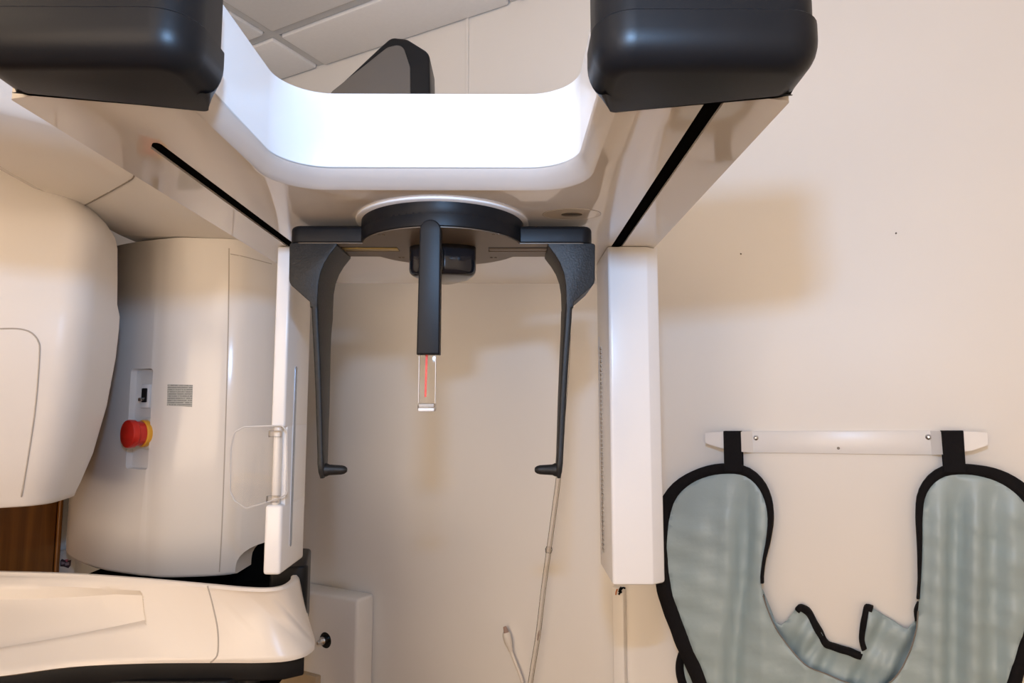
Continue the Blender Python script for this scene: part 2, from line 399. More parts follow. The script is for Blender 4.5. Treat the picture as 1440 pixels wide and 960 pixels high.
# ---- black bumper standing at the back of the horseshoe
def bz(px, py, d=1.0):
    q = aty(px, py, d); return (q.x, q.z)
P = [bz(392, 205), bz(404, 188) , bz(535, 65) + (.01,), bz(550, 52) + (.016,), bz(572, 54) + (.02,), bz(604, 74) + (.018,), bz(607, 205)]
rear = link('rear_bumper', yprism(rpoly(P, 6), 1.0, 1.075, bev=.004), 'bump', mach)
P = [bz(404, 203), bz(468, 128), bz(545, 67) + (.02,), bz(566, 62) + (.02,), bz(577, 95) + (.02,), bz(578, 203)]
link('bumper_face', yprism(rpoly(P, 6), .9985, 1.01, bev=.001), 'taupe', rear)  # taupe puts the tan reflection on the dark bumper into its colour

# ---- right hand upright (sensor)
ZP = H - .226
pp = rpoly([(.1325, .85, .004), (.184, .85, .004), (.2015, .862, .006), (.2015, .965, .01), (.1325, .965, .008)], 4)
sens = link('sensor_housing', zprism(pp, ZP, ZT - .0005, bev=.006, bev1=.001), 'bright', mach, 30)
bm = bmesh.new()
for k in range(46):
    z = H - .20 + k * .0062; box(.1312, .1335, .918, .934, z, z + .0036, 0, bm)
link('cooling_grille', bm, 'grille', sens)
link('inner_edge_strip', box(.1316, .1335, .9445, .9475, ZP + .01, H + .10, .0004), 'seamlight', sens)

# ---- left hand upright with a clear hinged shield
xl0, xl1 = -.3045, -.2865
bm = box(xl0, xl1, .85, .945, H - .028, ZT - .0005, .003)
box(xl0 - .004, xl1, .85, .945, H - .2125, H - .126, .004, bm)
box(xl0 + .008, xl1 - .0004, .862, .9445, H - .14, H - .02, .001, bm)
lp = link('source_panel', bm, 'bright', mach, 30)
bm = box(xl0 + .002, xl1 - .006, .852, .866, H - .128, H - .024, .004)
link('hinge_rod', bm, 'white', lp)
bm = bmesh.new()
pa = atz
def inl(z0, z1, w, off): 
    q = rpoly([(.886 - w, z0, w * .98), (.886 + w, z0, w * .98), (.886 + w, z1, w * .98), (.886 - w, z1, w * .98)], 5)
    return prism(q, lambda p: Vector((xl1 - .002, p[0], p[1])), lambda p: Vector((xl1 + off, p[0], p[1])))
z0 = aty(416, 768, .886).z; z1 = aty(416, 515, .886).z
link('slot_rim', inl(z0 - .001, z1 + .001, .0050, .0006), 'bright', lp)
link('slot_inlay', inl(z0, z1, .0036, .0009), 'inlay', lp)
pts = [(345, 600), (398, 598), (405, 606), (405, 694), (394, 700), (348, 714), (332, 704), (325, 690), (326, 630), (331, 608)]
P = [(aty(a, b, .852).x, aty(a, b, .852).z, .006) for a, b in pts]
sh = link('clear_shield', yprism(rpoly(P, 5), .846, .8505, bev=.0012), 'clear', lp)
bm = bmesh.new()
for z in (H - .036, H - .118): link('shield_clip', box(xl0 - .001, xl1 - .004, .844, .852, z - .004, z + .004, .001), 'clear', lp)
eg = rpoly(P, 5); eg = [Vector((p.x, .8482, p.y)) for p in eg]
link('shield_edge_glint', tube(eg + [eg[0]], .0011, seg=6), 'edge', lp)  # pale rim paints the light caught along the shield's edge

# ---- round head support plate with two wings
ZD = H + .181; xd, yd = -.0745, .7405
ring = link('white_ring', lathe([(.05, .0), (.0965, 0), (.0985, .0012), (.0985, .0036), (.05, .0036)], (xd, yd, H + .2065), (0, 0, 1), seg=96), 'bright', mach)
def plan(r, hw, y0, y1, rr):
    a0 = math.asin((yd - y0) / r); a1 = math.asin((y1 - yd) / r); pts = []
    for k in range(33):
        a = math.pi + a0 + (math.pi - 2 * a0) * k / 32; pts.append(Vector((xd + r * math.cos(a), yd + r * math.sin(a))))
    right = rpoly([(xd + .1, y0), (xd + hw, y0, rr), (xd + hw, y1, rr), (xd + .1, y1)], 6)[1:-1]
    pts += right
    for k in range(33):
        a = a1 + (math.pi - 2 * a1) * k / 32; pts.append(Vector((xd + r * math.cos(a), yd + r * math.sin(a))))
    left = rpoly([(xd - .1, y1), (xd - hw, y1, rr), (xd - hw, y0, rr), (xd - .1, y0)], 6)[1:-1]
    return pts + left
bm = zprism(plan(.0925, .1695, .715, .784, .012), ZD, ZD + .0195, bev=.001, bev1=.005, seg=4)
lathe([(.0, .012), (.0917, .012), (.0925, .013), (.0925, .027), (.0905, .0285), (.0, .0285)], (xd, yd, ZD), (0, 0, 1), bm, seg=96)
hp = link('head_support_plate', bm, 'black', mach, 40)
under = zprism(plan(.0905, .1670, .7175, .782, .011), ZD - .0010, ZD + .0002)
cuts = [zprism(rpoly([(xd + s * .052, .733, .001), (xd + s * .14, .733, .001), (xd + s * .14, .7555, .001), (xd + s * .052, .7555, .001)], 2), ZD - .01, ZD + .01) for s in (-1, 1)]
under = boolean(under, cuts)
link('mounting_plate', under, 'plate', hp, 30)
for s in (-1, 1):
    link('guide_rail', box(xd + s * .096 - .043, xd + s * .096 + .043, .742, .7545, ZD - .0006, ZD + .0005, .0002), 'brass' if s < 0 else 'plate', hp)
for a, b in ((533, 330), (539, 330), (562, 362), (567, 362), (694, 329.5), (701, 329.5), (691, 362), (697, 362)):
    q = atz(a, b, ZD - .0010)
    link('screw', lathe([(.0, -.0006), (.0014, -.0006), (.0018, -.0002), (.0018, .0005), (0, .0005)], q, (0, 0, 1), seg=12), 'plate', hp)

# ---- temple supports
XM = -.073
def temple(s):
    def X(px, py=400): return XM + s * (aty(px, py, .718).x - XM)
    def Z(py): return aty(400, py, .718).z
    po = [(405, 341.5, .003), (472, 337.5, .001), (472, 345, .002), (462, 358), (455, 370), (450, 384), (447.5, 400), (446.8, 432), (437, 432), (436, 424), (406, 398, .012)]
    po = [(X(a), Z(b)) + tuple(r) for a, b, *r in po]
    poly = rpoly(po, 5)
    bm = yprism(poly, .718, .784, bev=.0012)
    secs = [(426, 437, 446.8, .718, .784), (438, 437.5, 447.2, .7182, .782), (452, 438, 447.7, .7182, .776), (470, 439, 448.5, .7182, .770), (500, 440.5, 450, .7185, .763), (560, 443, 452, .7185, .754), (640, 445.5, 454, .7185, .740), (652, 446, 455, .717, .736), (664, 447, 455, .718, .733), (673, 449, 453, .721, .730)]
    rings = []
    for py, a, b, y0, y1 in secs:
        z = Z(py); x0, x1 = sorted((X(a, py), X(b, py))); c = min(x1 - x0, y1 - y0) * .3
        rings.append([Vector((p[0], p[1], z)) for p in rpoly([(x0, y0, c), (x1, y0, c), (x1, y1, c), (x0, y1, c)], 3)])
    loft(rings, bm)
    o = link('temple_support', bm, 'cast', mach, 40)
    pa = Vector((X(452.5, 660), .7265, aty(400, 660.5, .7265).z)); pb = pa + Vector((s * .0325, -.001, .0))
    link('peg', lathe([(0, 0), (.0075, .0), (.0072, .003), (.0058, .006), (.0050, .0195), (.0042, .0225), (.0024, .0250), (0, .0254)], pa, (s, 0, 0), seg=20), 'cast', o)
temple(1); temple(-1)

# ---- forehead rest: black bar, clear tip with a red line, three-lobed knob
y0 = .632
xa0, xa1 = aty(590, 320, y0).x, aty(620, 320, y0).x; xb0, xb1 = aty(585.5, 498, y0).x, aty(618, 498, y0).x
zt = aty(600, 308, y0).z; zb = aty(600, 498, y0).z
w = (xa1 - xa0) / 2; top = [((xa0 + xa1) / 2 + w * math.cos(a), zt - w + w * math.sin(a)) for a in [math.pi * k / 12 for k in range(13)]]
bm = yprism([Vector(p) for p in top] + [Vector((xb0, zb)), Vector((xb1, zb))], y0, y0 + .015, bev=.0016)
fr = link('forehead_rest', bm, 'black', mach, 40)
xm = (xa0 + xa1) / 2
link('link_arm', box(xm - .006, xm + .006, y0 + .01, .74, H + .150, H + .172, .002), 'black', fr)
link('pivot_ring', lathe([(.0, 0), (.009, 0), (.010, .001), (.010, .003), (.0, .003)], (xm + .0058, .662, H + .152), (1, 0, 0), seg=24), 'steel', fr)
xt0, xt1 = aty(588.5, 540, .639).x, aty(613, 540, .639).x; ztip = aty(600, 578, .639).z; zlip = aty(600, 567, .639).z
bm = box(xt0, xt1, .6375, .6415, ztip, zb + .004, .0006)
box(xt0, xt1, .6345, .6445, ztip, zlip, .0012, bm)
link('clear_tip', bm, 'clear', fr)
for xe in (xt0 + .0004, xt1 - .0004): link('tip_edge_glint', box(xe - .0003, xe + .0003, .6373, .6417, zlip, zb + .002, .0001), 'cable', fr)  # thin pale bars paint the bright edges of the clear tip
link('tip_foot_glint', box(xt0 + .0003, xt1 - .0008, .6343, .6447, ztip - .0003, ztip + .0032, .001), 'edge', fr)  # pale piece paints the bright lower facet of the clear end
link('tip_shade', box(xt0 + .0008, xt1 - .0014, .6350, .6440, ztip + .0038, zlip - .0004, .0006), 'seamlight', fr)  # grey band paints the darker facet above it
xr0, xr1 = aty(598, 530, .639).x, aty(601.2, 530, .639).x; xs0, xs1 = aty(596.8, 556, .639).x, aty(599.6, 556, .639).x
link('red_line', yprism([Vector((xr0, zb)), Vector((xr1, zb)), Vector((xs1, aty(600, 558, .639).z)), Vector((xs0, aty(600, 558, .639).z))], .6390, .6397), 'redline', fr)
kx, ky = xd, .750; kp = []
for k in range(72):
    a = 2 * math.pi * k / 72; r = .0365 + .0040 * math.cos(3 * (a - math.pi / 2)); r += .0012 * math.cos(6 * (a - math.pi / 2))
    kp.append(Vector((kx + r * math.cos(a), ky + r * math.sin(a))))
link('adjusting_knob', zprism(kp, H + .146, ZD - .0005, bev=.008, bev1=.001, seg=4), 'gloss', mach, 40)

# ---- column behind, at the left
ZC0, ZC1 = H - .289, H + .296
colpx = [(93, 1.36), (97, 1.30), (118, 1.235), (150, 1.185), (195, 1.152), (204, 1.148), (236, 1.137), (308, 1.148), (345, 1.175), (385, 1.24), (400, 1.32)]
def flat(px, d): q = aty(px, 760, d); return Vector((q.x, q.y))
cfront = [flat(a, b) for a, b in colpx]
sm = smooth_curve([Vector((p.x, p.y, 0)) for p in cfront], 60)
cpoly = [Vector((p.x, p.y)) for p in sm] + [Vector((-.50, 1.50)), Vector((-.76, 1.49)), Vector((-.83, 1.44))]
col = zprism(cpoly, ZC0, ZC1, bev=.006, bev1=.002, seg=3)
# switch recess in the left flank and the cut-out at the foot
q, nn = hit(col, 197, 585)
tz = Vector((0, 0, 1)); tx = tz.cross(nn).normalized()
Mr = Matrix((tx, nn, tz)).transposed().to_4x4(); Mr.translation = q
t = rpoly([(-.028, -.090, .006), (.024, -.090, .006), (.024, .082, .006), (-.028, .082, .006)], 4)
rc = prism(t, lambda p: Mr @ Vector((p[0], -.012, p[1])), lambda p: Mr @ Vector((p[0] * 1.1, .03, p[1] * 1.06)))
nz = aty(345, 768, 1.18).z
t = rpoly([(aty(336, 800, 1.18).x, ZC0 - .02), (aty(338, 800, 1.18).x, nz, .03), (-.30, nz), (-.30, ZC0 - .02)], 6)
nc = yprism(t, 1.05, 1.40)
col = boolean(col, [rc, nc])
colm = col.copy()
colo = link('column', col, 'white', mach, 30)
link('column_seam', seam_on(colm, [(322, 349), (321, 450), (317, 600), (312, 740), (308, 811)], .0011, 40, -.0003), 'seamlight', colo)
link('top_seam', seam_on(colm, [(324, 357), (340, 360), (360, 365), (382, 371)], .0009, 12, -.0003), 'seamlight', colo)
# rocker switch
def rec(x, y, z): return Mr @ Vector((x, y, z))
def rb(x0, x1, y0_, y1_, z0_, z1_, bev, bm=None): return box(x0, x1, y0_, y1_, z0_, z1_, bev, bm, 2, rec)
def reclocal(px, py):                        # sight line onto the recess floor
    r = ray(px, py); p0 = rec(0, -.011, 0); p = CAM + r * ((p0 - CAM).dot(nn) / r.dot(nn)); return Mr.inverted() @ p
a = reclocal(206, 556)
link('switch_plate', rb(a.x - .011, a.x + .010, -.013, -.008, a.z - .022, a.z + .020, .0015), 'bright', colo)
link('rocker_switch', rb(a.x - .0055, a.x + .0055, -.009, -.0045, a.z - .012, a.z + .013, .0015), 'gloss', colo)
bm = rb(a.x - .0065, a.x + .001, -.006, .0005, a.z - .010, a.z - .004, .0012)
link('rocker_tip', bm, 'steel', colo)
b_ = reclocal(209, 609)
bc = rec(b_.x, -.012, b_.z)
bdir = (nn * .85 + tx * (-.18)).normalized()
link('button_socket', lathe([(0, 0), (.0275, 0), (.0275, .004), (.025, .006), (0, .006)], bc, bdir, seg=40), 'cream', colo)
link('button_collar', lathe([(0, .004), (.0235, .004), (.0235, .0125), (.022, .0140), (0, .0140)], bc, bdir, seg=40), 'yellow', colo)
link('emergency_button', lathe([(0, .013), (.0205, .013), (.0213, .015), (.0213, .025), (.0240, .0275), (.0243, .0345), (.0232, .0375), (.018, .0392), (0, .0396)], bc, bdir, seg=48), 'red', colo)
# printed label
q0, n0 = hit(colm, 253, 555)
tx2 = Vector((0, 0, 1)).cross(n0).normalized() * -1
if tx2.x < 0: tx2 = -tx2
bm = bmesh.new(); ra, rb_ = [], []
for k in range(13):
    a = 236 + 35 * k / 12; ta = hit(colm, a, 540 + k / 12)[0]; ba = hit(colm, a - 1, 570 + 2 * k / 12)[0]
    ra.append([ta + n0 * .0008, ta - n0 * .001]); rb_.append([ba + n0 * .0008, ba - n0 * .001])
loft([[p[0], p[1], q[1], q[0]] for p, q in zip(ra, rb_)], bm)
link('label_sticker', bm, 'label', colo)
# black core seen through the cut-out
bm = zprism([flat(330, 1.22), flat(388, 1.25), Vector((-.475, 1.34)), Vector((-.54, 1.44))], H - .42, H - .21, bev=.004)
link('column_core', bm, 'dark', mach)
colm.free()

# ---- neck on the column and the arm leaving to the left
def sect(x, yf, zf, lean, hgt, back):         # a section across the arm: bottom front corner, leaning front face, flat back
    pts = rpoly([(yf, zf, .012), (yf - lean, zf + hgt, .018), (yf - lean + .03, zf + hgt + .10, .03), (back, zf + hgt + .10, .03), (back, zf, .01)], 6)
    return [Vector((x, p[0], p[1])) for p in pts]
neck = []
for x, yf, zf, lean, hgt, back in ((-.405, 1.27, .292, .05, .06, 1.40), (-.44, 1.20, .294, .10, .075, 1.42), (-.50, 1.150, .296, .19, .08, 1.44), (-.57, 1.133, .2965, .30, .07, 1.44), (-.64, 1.138, .298, .42, .055, 1.42), (-.70, 1.160, .306, .50, .04, 1.38)):
    neck.append(sect(x, yf, H + zf, lean, hgt, back))
arm = [neck[-1]]
for x, yf, zf, lean, hgt, back in ((-.74, 1.165, .330, .54, .03, 1.36), (-.80, 1.165, .390, .57, .02, 1.33), (-.88, 1.15, .430, .58, .012, 1.28), (-1.0, 1.10, .455, .55, .01, 1.17), (-1.08, 1.04, .465, .48, .01, 1.06)):
    arm.append(sect(x, yf, H + zf, lean, hgt, back))
neckb = loft(neck); armb = loft(neck + arm[1:])
no = link('column_neck', neckb, 'white', mach, 50)
ao = link('support_arm', loft(arm), 'white', mach, 50)
link('arm_seam', seam_on(armb, [(118, 289), (150, 272), (180, 255), (187, 250), (190, 244)], .0012, 30, -.0002), 'seam', ao)
armb.free()

# ---- big rounded tube head hanging from the arm at the far left
out = [(200, 0, .985), (206, 18, .972), (225, 60, .955), (246, 86, .94), (268, 110, .93), (290, 131, .92), (310, 150, .91), (330, 162, .902), (345, 165.5, .897), (390, 165.5, .885), (425, 165, .878), (442, 168.5, .874), (460, 167.5, .872), (500, 163, .872), (570, 150, .876), (640, 130, .884), (680, 113, .892), (692, 107, .90)]
rings = []
for py, px, yf in out:
    q = aty(px, py, 1.05); z = aty(px, py, 1.03).z; xr = q.x
    pts = rpoly([(-1.10, yf + .03, .01), (xr - .11, yf, .09), (xr + .018, yf + .065, .045), (xr, 1.05, .012), (xr - .03, 1.10, .02), (-1.04, 1.11, .01)], 8)
    rings.append([Vector((p[0], p[1], z)) for p in pts])
last = rings[-1]; cen = sum(last, Vector()) / len(last)
rings.append([cen + (p - cen) * .985 + Vector((0, 0, -.008)) for p in last]); rings.append([cen + (p - cen) * .95 + Vector((0, 0, -.0105)) for p in last])
first = rings[0]; cen = sum(first, Vector()) / len(first)
rings.insert(0, [cen + (p - cen) * .9 + Vector((0, 0, .012)) for p in first])
hd = loft(rings); hdm = hd.copy()
ho = link('tube_head', hd, 'satin', mach, 60)
link('access_panel_seam', seam_on(hdm, [(0, 462), (25, 462), (43, 467), (54, 480), (55.5, 500), (50, 570), (40, 640), (30, 698)], .0012, 50, -.0002), 'seamlight', ho)
hdm.free()

# ---- chin rest bench
ztp, zbt = H - .2425, H - .335
def on_z(l, z): return [(p.x, p.y) for p in (atz(a, b, z) for a, b in l)]
topc = on_z([(-190, 803), (-90, 803), (0, 805), (100, 808), (200, 815), (290, 823), (340, 827.5), (375, 828.5), (400, 825), (414, 818), (420, 811), (418, 803), (410, 795)], ztp)
botc = on_z([(-190, 962), (-90, 959), (0, 951), (100, 938), (200, 933), (300, 932), (360, 932), (400, 930), (428, 924), (443, 915), (446, 906), (438, 885), (425, 868)], zbt)
N = 150
tc_ = smooth_curve([(a, b, ztp) for a, b in topc], N); bc_ = smooth_curve([(a, b, zbt) for a, b in botc], N)
def lerp(t): return [tc_[i].lerp(bc_[i], t) for i in range(N)]
def inset(c, dist, dz):
    o = []
    for i, p in enumerate(c):
        t = c[min(i + 1, N - 1)] - c[max(i - 1, 0)]; t.z = 0; t.normalize(); o.append(p + Vector((-t.y, t.x, 0)) * dist + Vector((0, 0, dz)))
    return o
rows = [inset(lerp(.9), .014, -.006), inset(lerp(0), .012, -.014), inset(lerp(0), .0105, -.001), inset(lerp(0), .008, .0006), inset(lerp(0), .003, .0003), inset(lerp(.0), .0, -.003), lerp(.06), *[lerp(.06 + .84 * k / 14) for k in range(1, 15)], inset(lerp(.955), .0003, 0), inset(lerp(.99), .003, -.002), inset(lerp(1), .011, -.004), inset(lerp(1), .02, -.003)]
bench = loft(rows + [rows[0]], cap0=False, cap1=False, closed=False)
# close the two ends
bench.verts.ensure_lookup_table()
for e in (0, N - 1):
    idx = [bench.verts[r * N + e] for r in range(len(rows))]
    try: bench.faces.new(idx)
    except ValueError: pass
bmesh.ops.remove_doubles(bench, verts=bench.verts, dist=1e-6)
benchm = bench.copy()
# hand hold recess pressed into the left part of the front
mov = {}
def in_recess(px, py):
    l = 208 - (905 - py) * .12; d1 = (l - px) / 9.0
    yb = 906 - px * -.0 - (208 - 0) * 0
    lo_, hi_ = 825 + max(0, px - 150) * .10, 913 - px * .16
    d2 = (py - lo_) / 11.0; d3 = (hi_ - py) / 24.0
    d = min(d1, d2, d3); d = max(0, min(1, d)); return d * d * (3 - 2 * d)
geom = [f for f in bench.faces]
front = [f for f in geom if f.calc_center_median().y < 1.0]
bmesh.ops.subdivide_edges(bench, edges=list({e for f in front for e in f.edges}), cuts=1, use_grid_fill=True)
bmesh.ops.recalc_face_normals(bench, faces=bench.faces)
def project(p):
    v = p - CAM; c, s = math.cos(YAW), math.sin(YAW); x, y = v.x * c - v.y * s, v.x * s + v.y * c
    c, s = math.cos(PIT), math.sin(PIT); y2, z2 = y * c + v.z * s, -y * s + v.z * c
    return 720 + F * x / y2, 480 - F * z2 / y2
bench.normal_update()
for v in bench.verts:
    if v.normal.y < -.2 and v.normal.z > -.2:
        a, b = project(v.co); k = in_recess(a, b)
        if k > 0: mov[v] = v.normal * (-.026 * k)
for v, d in mov.items(): v.co += d
bo = link('chin_bench', bench, 'cream', mach, 40)
link('bench_seam', seam_on(benchm, [(292, 824), (299, 850), (306, 885), (306.5, 915), (303, 925), (296, 931)], .0012, 24, -.0001), 'seamlight', bo)
benchm.free()
# black underside lip, foot and base
low = [Vector((p[0], p[1])) for p in botc]
def blk(sc, dy): return [Vector((-.6 + (p.x + .6) * sc, p.y + dy)) for p in low[1:-4]] + [Vector((-.40, 1.12)), Vector((-.80, 1.12))]
link('under_lip', zprism(blk(.985, .016), H - .365, H - .337, bev=.004), 'black', mach)
link('pedestal', zprism(rpoly([(-.618, .905, .03), (-.352, .90, .03), (-.372, 1.12, .03), (-.618, 1.15, .03)], 6), 0.0, H - .36, bev=.004), 'black', mach)
bm = zprism(rpoly([(-.80, 1.06), (-.345, 1.0, .01), (-.345, 1.12, .01), (-.42, 1.30, .02), (-.80, 1.35, .02)], 5), H - .42, H - .318, bev=.004)
link('column_base', bm, 'dark', mach)
xb_ = aty(432.5, 830, .975).x
bm = zprism(rpoly([(xb_ - .05, .958, .004), (xb_, .975, .010), (xb_ - .030, 1.09, .01), (xb_ - .06, 1.10, .004)], 5), H - .33, aty(430, 795, .975).z, bev=.006)
link('base_bracket', bm, 'black', mach)
link('lip_pin', lathe([(0, 0), (.004, 0), (.004, .008), (.003, .009), (0, .009)], (topc[-2][0] - .012, topc[-2][1], ztp - .001), (0, 0, 1), seg=16), 'steel', mach)

# ================================================================ THINGS ON THE WALLS
# slim cream trunking beside the door, with a small colourful sticker
na, zt_ = onleft(79, 776, .014); nb, _ = onleft(107, 776, .014)
t = thing('cable_trunking', room(WL + .007, (na + nb) / 2, 0), 'slim cream upright with a small dark purple sticker between door and white column', 'trunking')
P = rpoly([(na, 0), (nb, 0), (nb, zt_, .010), (na, zt_, .010)], 5)
link('body', prism(P, lambda p: room(WL, p[0], p[1]), lambda p: room(WL + .014, p[0], p[1]), bev=.0, bev1=.0015), 'cream', t)
bm = bmesh.new()
def sticker(px_, lift, m):
    vs = [Vector(onleft(a, b, .014)) for a, b in px_]
    prism(vs, lambda p: room(WL + .0138, p[0], p[1]), lambda p: room(WL + .014 + lift, p[0], p[1]), bm=bm, mi=m)
sticker(((84.5, 796), (85, 788), (87, 785.5), (93, 788), (100, 787), (99, 795), (96, 798.5), (90, 796.5)), .0004, 0)
for pl_, m in ((((86, 789), (91, 790.5), (90, 793), (86, 793.5)), 1), (((91, 791), (97, 790), (97, 794), (91.5, 795)), 1), (((91, 786.5), (96, 786), (94.5, 789.5), (92.5, 789.5)), 2)):
    sticker(pl_, .0008, m)
M['purple'] = mat('purple_print', (.035, .012, .03), .5, noise=.1); M['lilac'] = mat('lilac_print', (.32, .24, .28), .5, noise=.1); M['pink'] = mat('pink_print', (.55, .12, .16), .5, noise=.1)
link('sticker', bm, ['purple', 'lilac', 'pink'], t)

# white box low on the back wall, with a metal knob in a round hole
zb_ = onwall(527, 834)[1]; ub = onwall(527, 834)[0]
bx0 = WL + .004
t = thing('wall_box', room((bx0 + ub) / 2, WB - .03, .60), 'white wall box with a round knob hole beside the bench end', 'wall box')
BF = WB - .061
r = ray(457.5, 900); p = CAM + r * (BF / r.dot(NX)); ku, kz = p.dot(UX), p.z
body = rbox(bx0, ub, BF, WB - .0005, .60, zb_, .008)
hole = lathe([(0, -.03), (.0185, -.03), (.0185, .014), (0, .014)], room(ku, BF, kz), NX, seg=32)
body = boolean(body, [hole])
o = link('body', body, 'wall', t)
link('hole_liner', lathe([(.0184, .001), (.0184, .0135), (0, .0135), (0, .0134), (.0175, .013), (.0175, .001)], room(ku, BF, kz), NX, seg=32), 'gloss', t)
link('knob', lathe([(0, .013), (.008, .013), (.009, .004), (.010, -.002), (.0095, -.008), (.006, -.012), (.005, -.020), (.0035, -.024), (0, -.0245)], room(ku - .003, BF, kz), NX, seg=24), 'steel', t)

# vertical cable raceway with loose wire ends at its top
ua, za = onwall(863.5, 850, .006); ub2, _ = onwall(879.5, 850, .006)
t = thing('cable_raceway', room((ua + ub2) / 2, WB - .01, .1), 'narrow vertical white cable raceway below the right upright', 'cable raceway')
ztop = onwall(870, 823)[1]
link('cover', rbox(ua, ub2, WB - .018, WB, .1, ztop, .0025), 'wall', t)
bm = bmesh.new()
def wpt(px, py, off): 
    r = ray(px, py); return CAM + r * ((WB - off) / r.dot(NX))
for pth in ([(879, 827), (876, 826), (873, 829), (870, 832)], [(872, 826), (873, 831), (870, 836)], [(874, 825), (871, 829), (874, 833)]):
    tube([wpt(a, b, .022 + .003 * i) for i, (a, b) in enumerate(pth)], .0018, bm, 6)
link('wire_end', bm, 'dark', t)
bm = tube([wpt(868, 828, .025), wpt(866.5, 832, .026), wpt(866, 836, .025)], .0013, seg=6)
link('orange_wire', bm, 'orange', t)

# clear tube hanging in front of the wall
pth = [(799, 470), (797, 520), (792, 580), (786.5, 660), (779, 720), (771.5, 775), (764, 830), (757, 890), (750.5, 930), (745, 965), (738, 1010), (732, 1080)]
t = thing('clear_tube', wpt(745, 965, .03), 'long clear plastic tube hanging down behind the right temple support', 'tube')
cv = smooth_curve([wpt(a, b, .03) for a, b in pth], 60)
bm = tube(cv, .0052, seg=16); link('tube', bm, 'tube', t)
link('joint', tube([wpt(772.3, 769, .03), wpt(771.8, 772, .03), wpt(771.2, 777, .03)], [.006, .0075, .006], seg=14), 'tube', t)
link('dark_end', tube([wpt(758.5, 886, .0262), wpt(757.5, 892, .0262), wpt(756, 900, .0262)], [.001, .0022, .0012], seg=8), 'sleeve', t)
link('inner_line', tube([p + UX * .0022 for p in cv[6:]], .0007, seg=6), 'seamlight', t)
link('hook', tube([wpt(799, 472, .03), wpt(799.5, 466, .02), wpt(799, 464, .0)], .002, seg=8), 'cable', t)

# white lead with a plug leaning on the wall
t = thing('white_lead', wpt(735, 960, .012), 'thin white lead with a small plug end low on the back wall', 'cable')
cv = smooth_curve([wpt(a, b, .012) for a, b in ((717.5, 913), (724, 930), (730, 945), (735, 962), (740, 1000), (742, 1060), (738, 1150))], 40)
link('wire', tube(cv, .0034, seg=10), 'cable', t)
link('plug', tube([wpt(711.6, 889, .016), wpt(712.4, 893, .016), wpt(715, 903, .015), wpt(717, 910, .014), wpt(718.3, 915, .013)], [.0075, .0088, .0085, .0055, .0045], seg=14), 'cable', t)
link('plug_tip', tube([wpt(709.7, 881, .017), wpt(711, 885, .016), wpt(712, 890, .016)], [.0035, .0045, .006], seg=12), 'sleeve', t)

# two small nail heads left in the wall
for px, py, lab in ((1042, 357, 'tiny dark nail head in the wall inside the soft shadow right of the machine'), (1260, 328, 'tiny dark nail head high on the bare wall above the apron')):
    uu, zz = onwall(px, py)
    o = link('nail', lathe([(0, -.004), (.0012, -.003), (.0014, 0), (.001, .002), (0, .002)], room(uu, WB, zz), NX, seg=10), 'taupe'); tag(o, lab, 'nail')

# ---- hanger bracket
uL, zL = onwall(1057, 621.5, .003); uR, zR = onwall(1311, 623, .003)
zc = (zL + zR) / 2 + .0005; tilt = (zR - zL) / (uR - uL)
def hb(u, off, z): return room(u, WB - off, z + tilt * (u - (uL + uR) / 2))
t = thing('apron_hanger', room((uL + uR) / 2, WB, zc), 'white steel wall bracket with two pegs holding the teal apron', 'hanger')
hh = .0195
link('plate', box(uL, uR, .0, .0045, zc - hh, zc + hh, .0012, None, 2, lambda u, o, z: hb(u, o, z)), 'bracket', t)
for s, ue_ in ((-1, uL), (1, uR)):
    def ring4(u, off, z0_, z1_, th): return [hb(u, off + th, z0_), hb(u, off + th, z1_), hb(u, off, z1_), hb(u, off, z0_)]
    k = 1.0
    rings = [ring4(ue_ - s * .002, .0005, zc - hh, zc + hh, .004), ring4(ue_ + s * .012, .022, zc - hh + .0025, zc + hh, .004), ring4(ue_ + s * .016, .024, zc - hh + .004, zc + hh, .012),
             ring4(ue_ + s * .05, .024, zc - hh + .010, zc + hh, .012), ring4(ue_ + s * (.076 if s < 0 else .070), .024, zc - hh + .0185, zc + hh - .002, .012)]
    link('peg', loft(rings), 'bracket', t, 25)
for px, py in ((1063, 615.4), (1305.7, 614.2)):
    r = ray(px, py); p = CAM + r * ((WB - .0045) / r.dot(NX)); 
    link('screw', lathe([(0, -.003), (.0015, -.003), (.0018, -.0015), (.0030, -.0026), (.0045, -.0016), (.0048, .0), (0, .0)], room(p.dot(UX), WB - .0045, p.z), NX, seg=18), 'steel', t)
r = ray(1179, 630); p = CAM + r * ((WB - .0045) / r.dot(NX))
link('hole', lathe([(0, -.0004), (.0022, -.0004), (.0026, .0003), (0, .0003)], room(p.dot(UX), WB - .0045, p.z), NX, seg=14), 'seam', t)

# ---- teal apron
OFF = .034
def ap(px, py, off=OFF): r = ray(px, py); p = CAM + r * ((WB - off) / r.dot(NX)); return (p.dot(UX), p.z)
t = thing('lead_apron', room(.0, WB - OFF, .35), 'teal protective apron with black edging hanging from the white bracket', 'apron')
Lo = [(1074, 835), (1071, 815), (1073, 790), (1078, 762), (1081, 735), (1079, 710), (1070, 687), (1056, 672), (1040, 665), (1020, 664), (998, 667), (975, 676), (955, 692), (943, 714), (938, 740), (936.5, 770), (938, 800), (944, 832), (953, 862), (966, 893), (979, 925), (991, 950), (1000, 985), (1006, 1040), (1008, 1110), (1006, 1190)]
Ro = [(1400, 1190), (1398, 1100), (1402, 1030), (1410, 985), (1420, 945), (1434, 905), (1448, 865), (1457, 820), (1460, 775), (1455, 735), (1442, 706), (1422, 686), (1398, 673), (1370, 666), (1345, 665), (1325, 669), (1309, 681), (1299, 700), (1296, 730), (1296, 765), (1295, 800), (1293, 835), (1291, 858)]
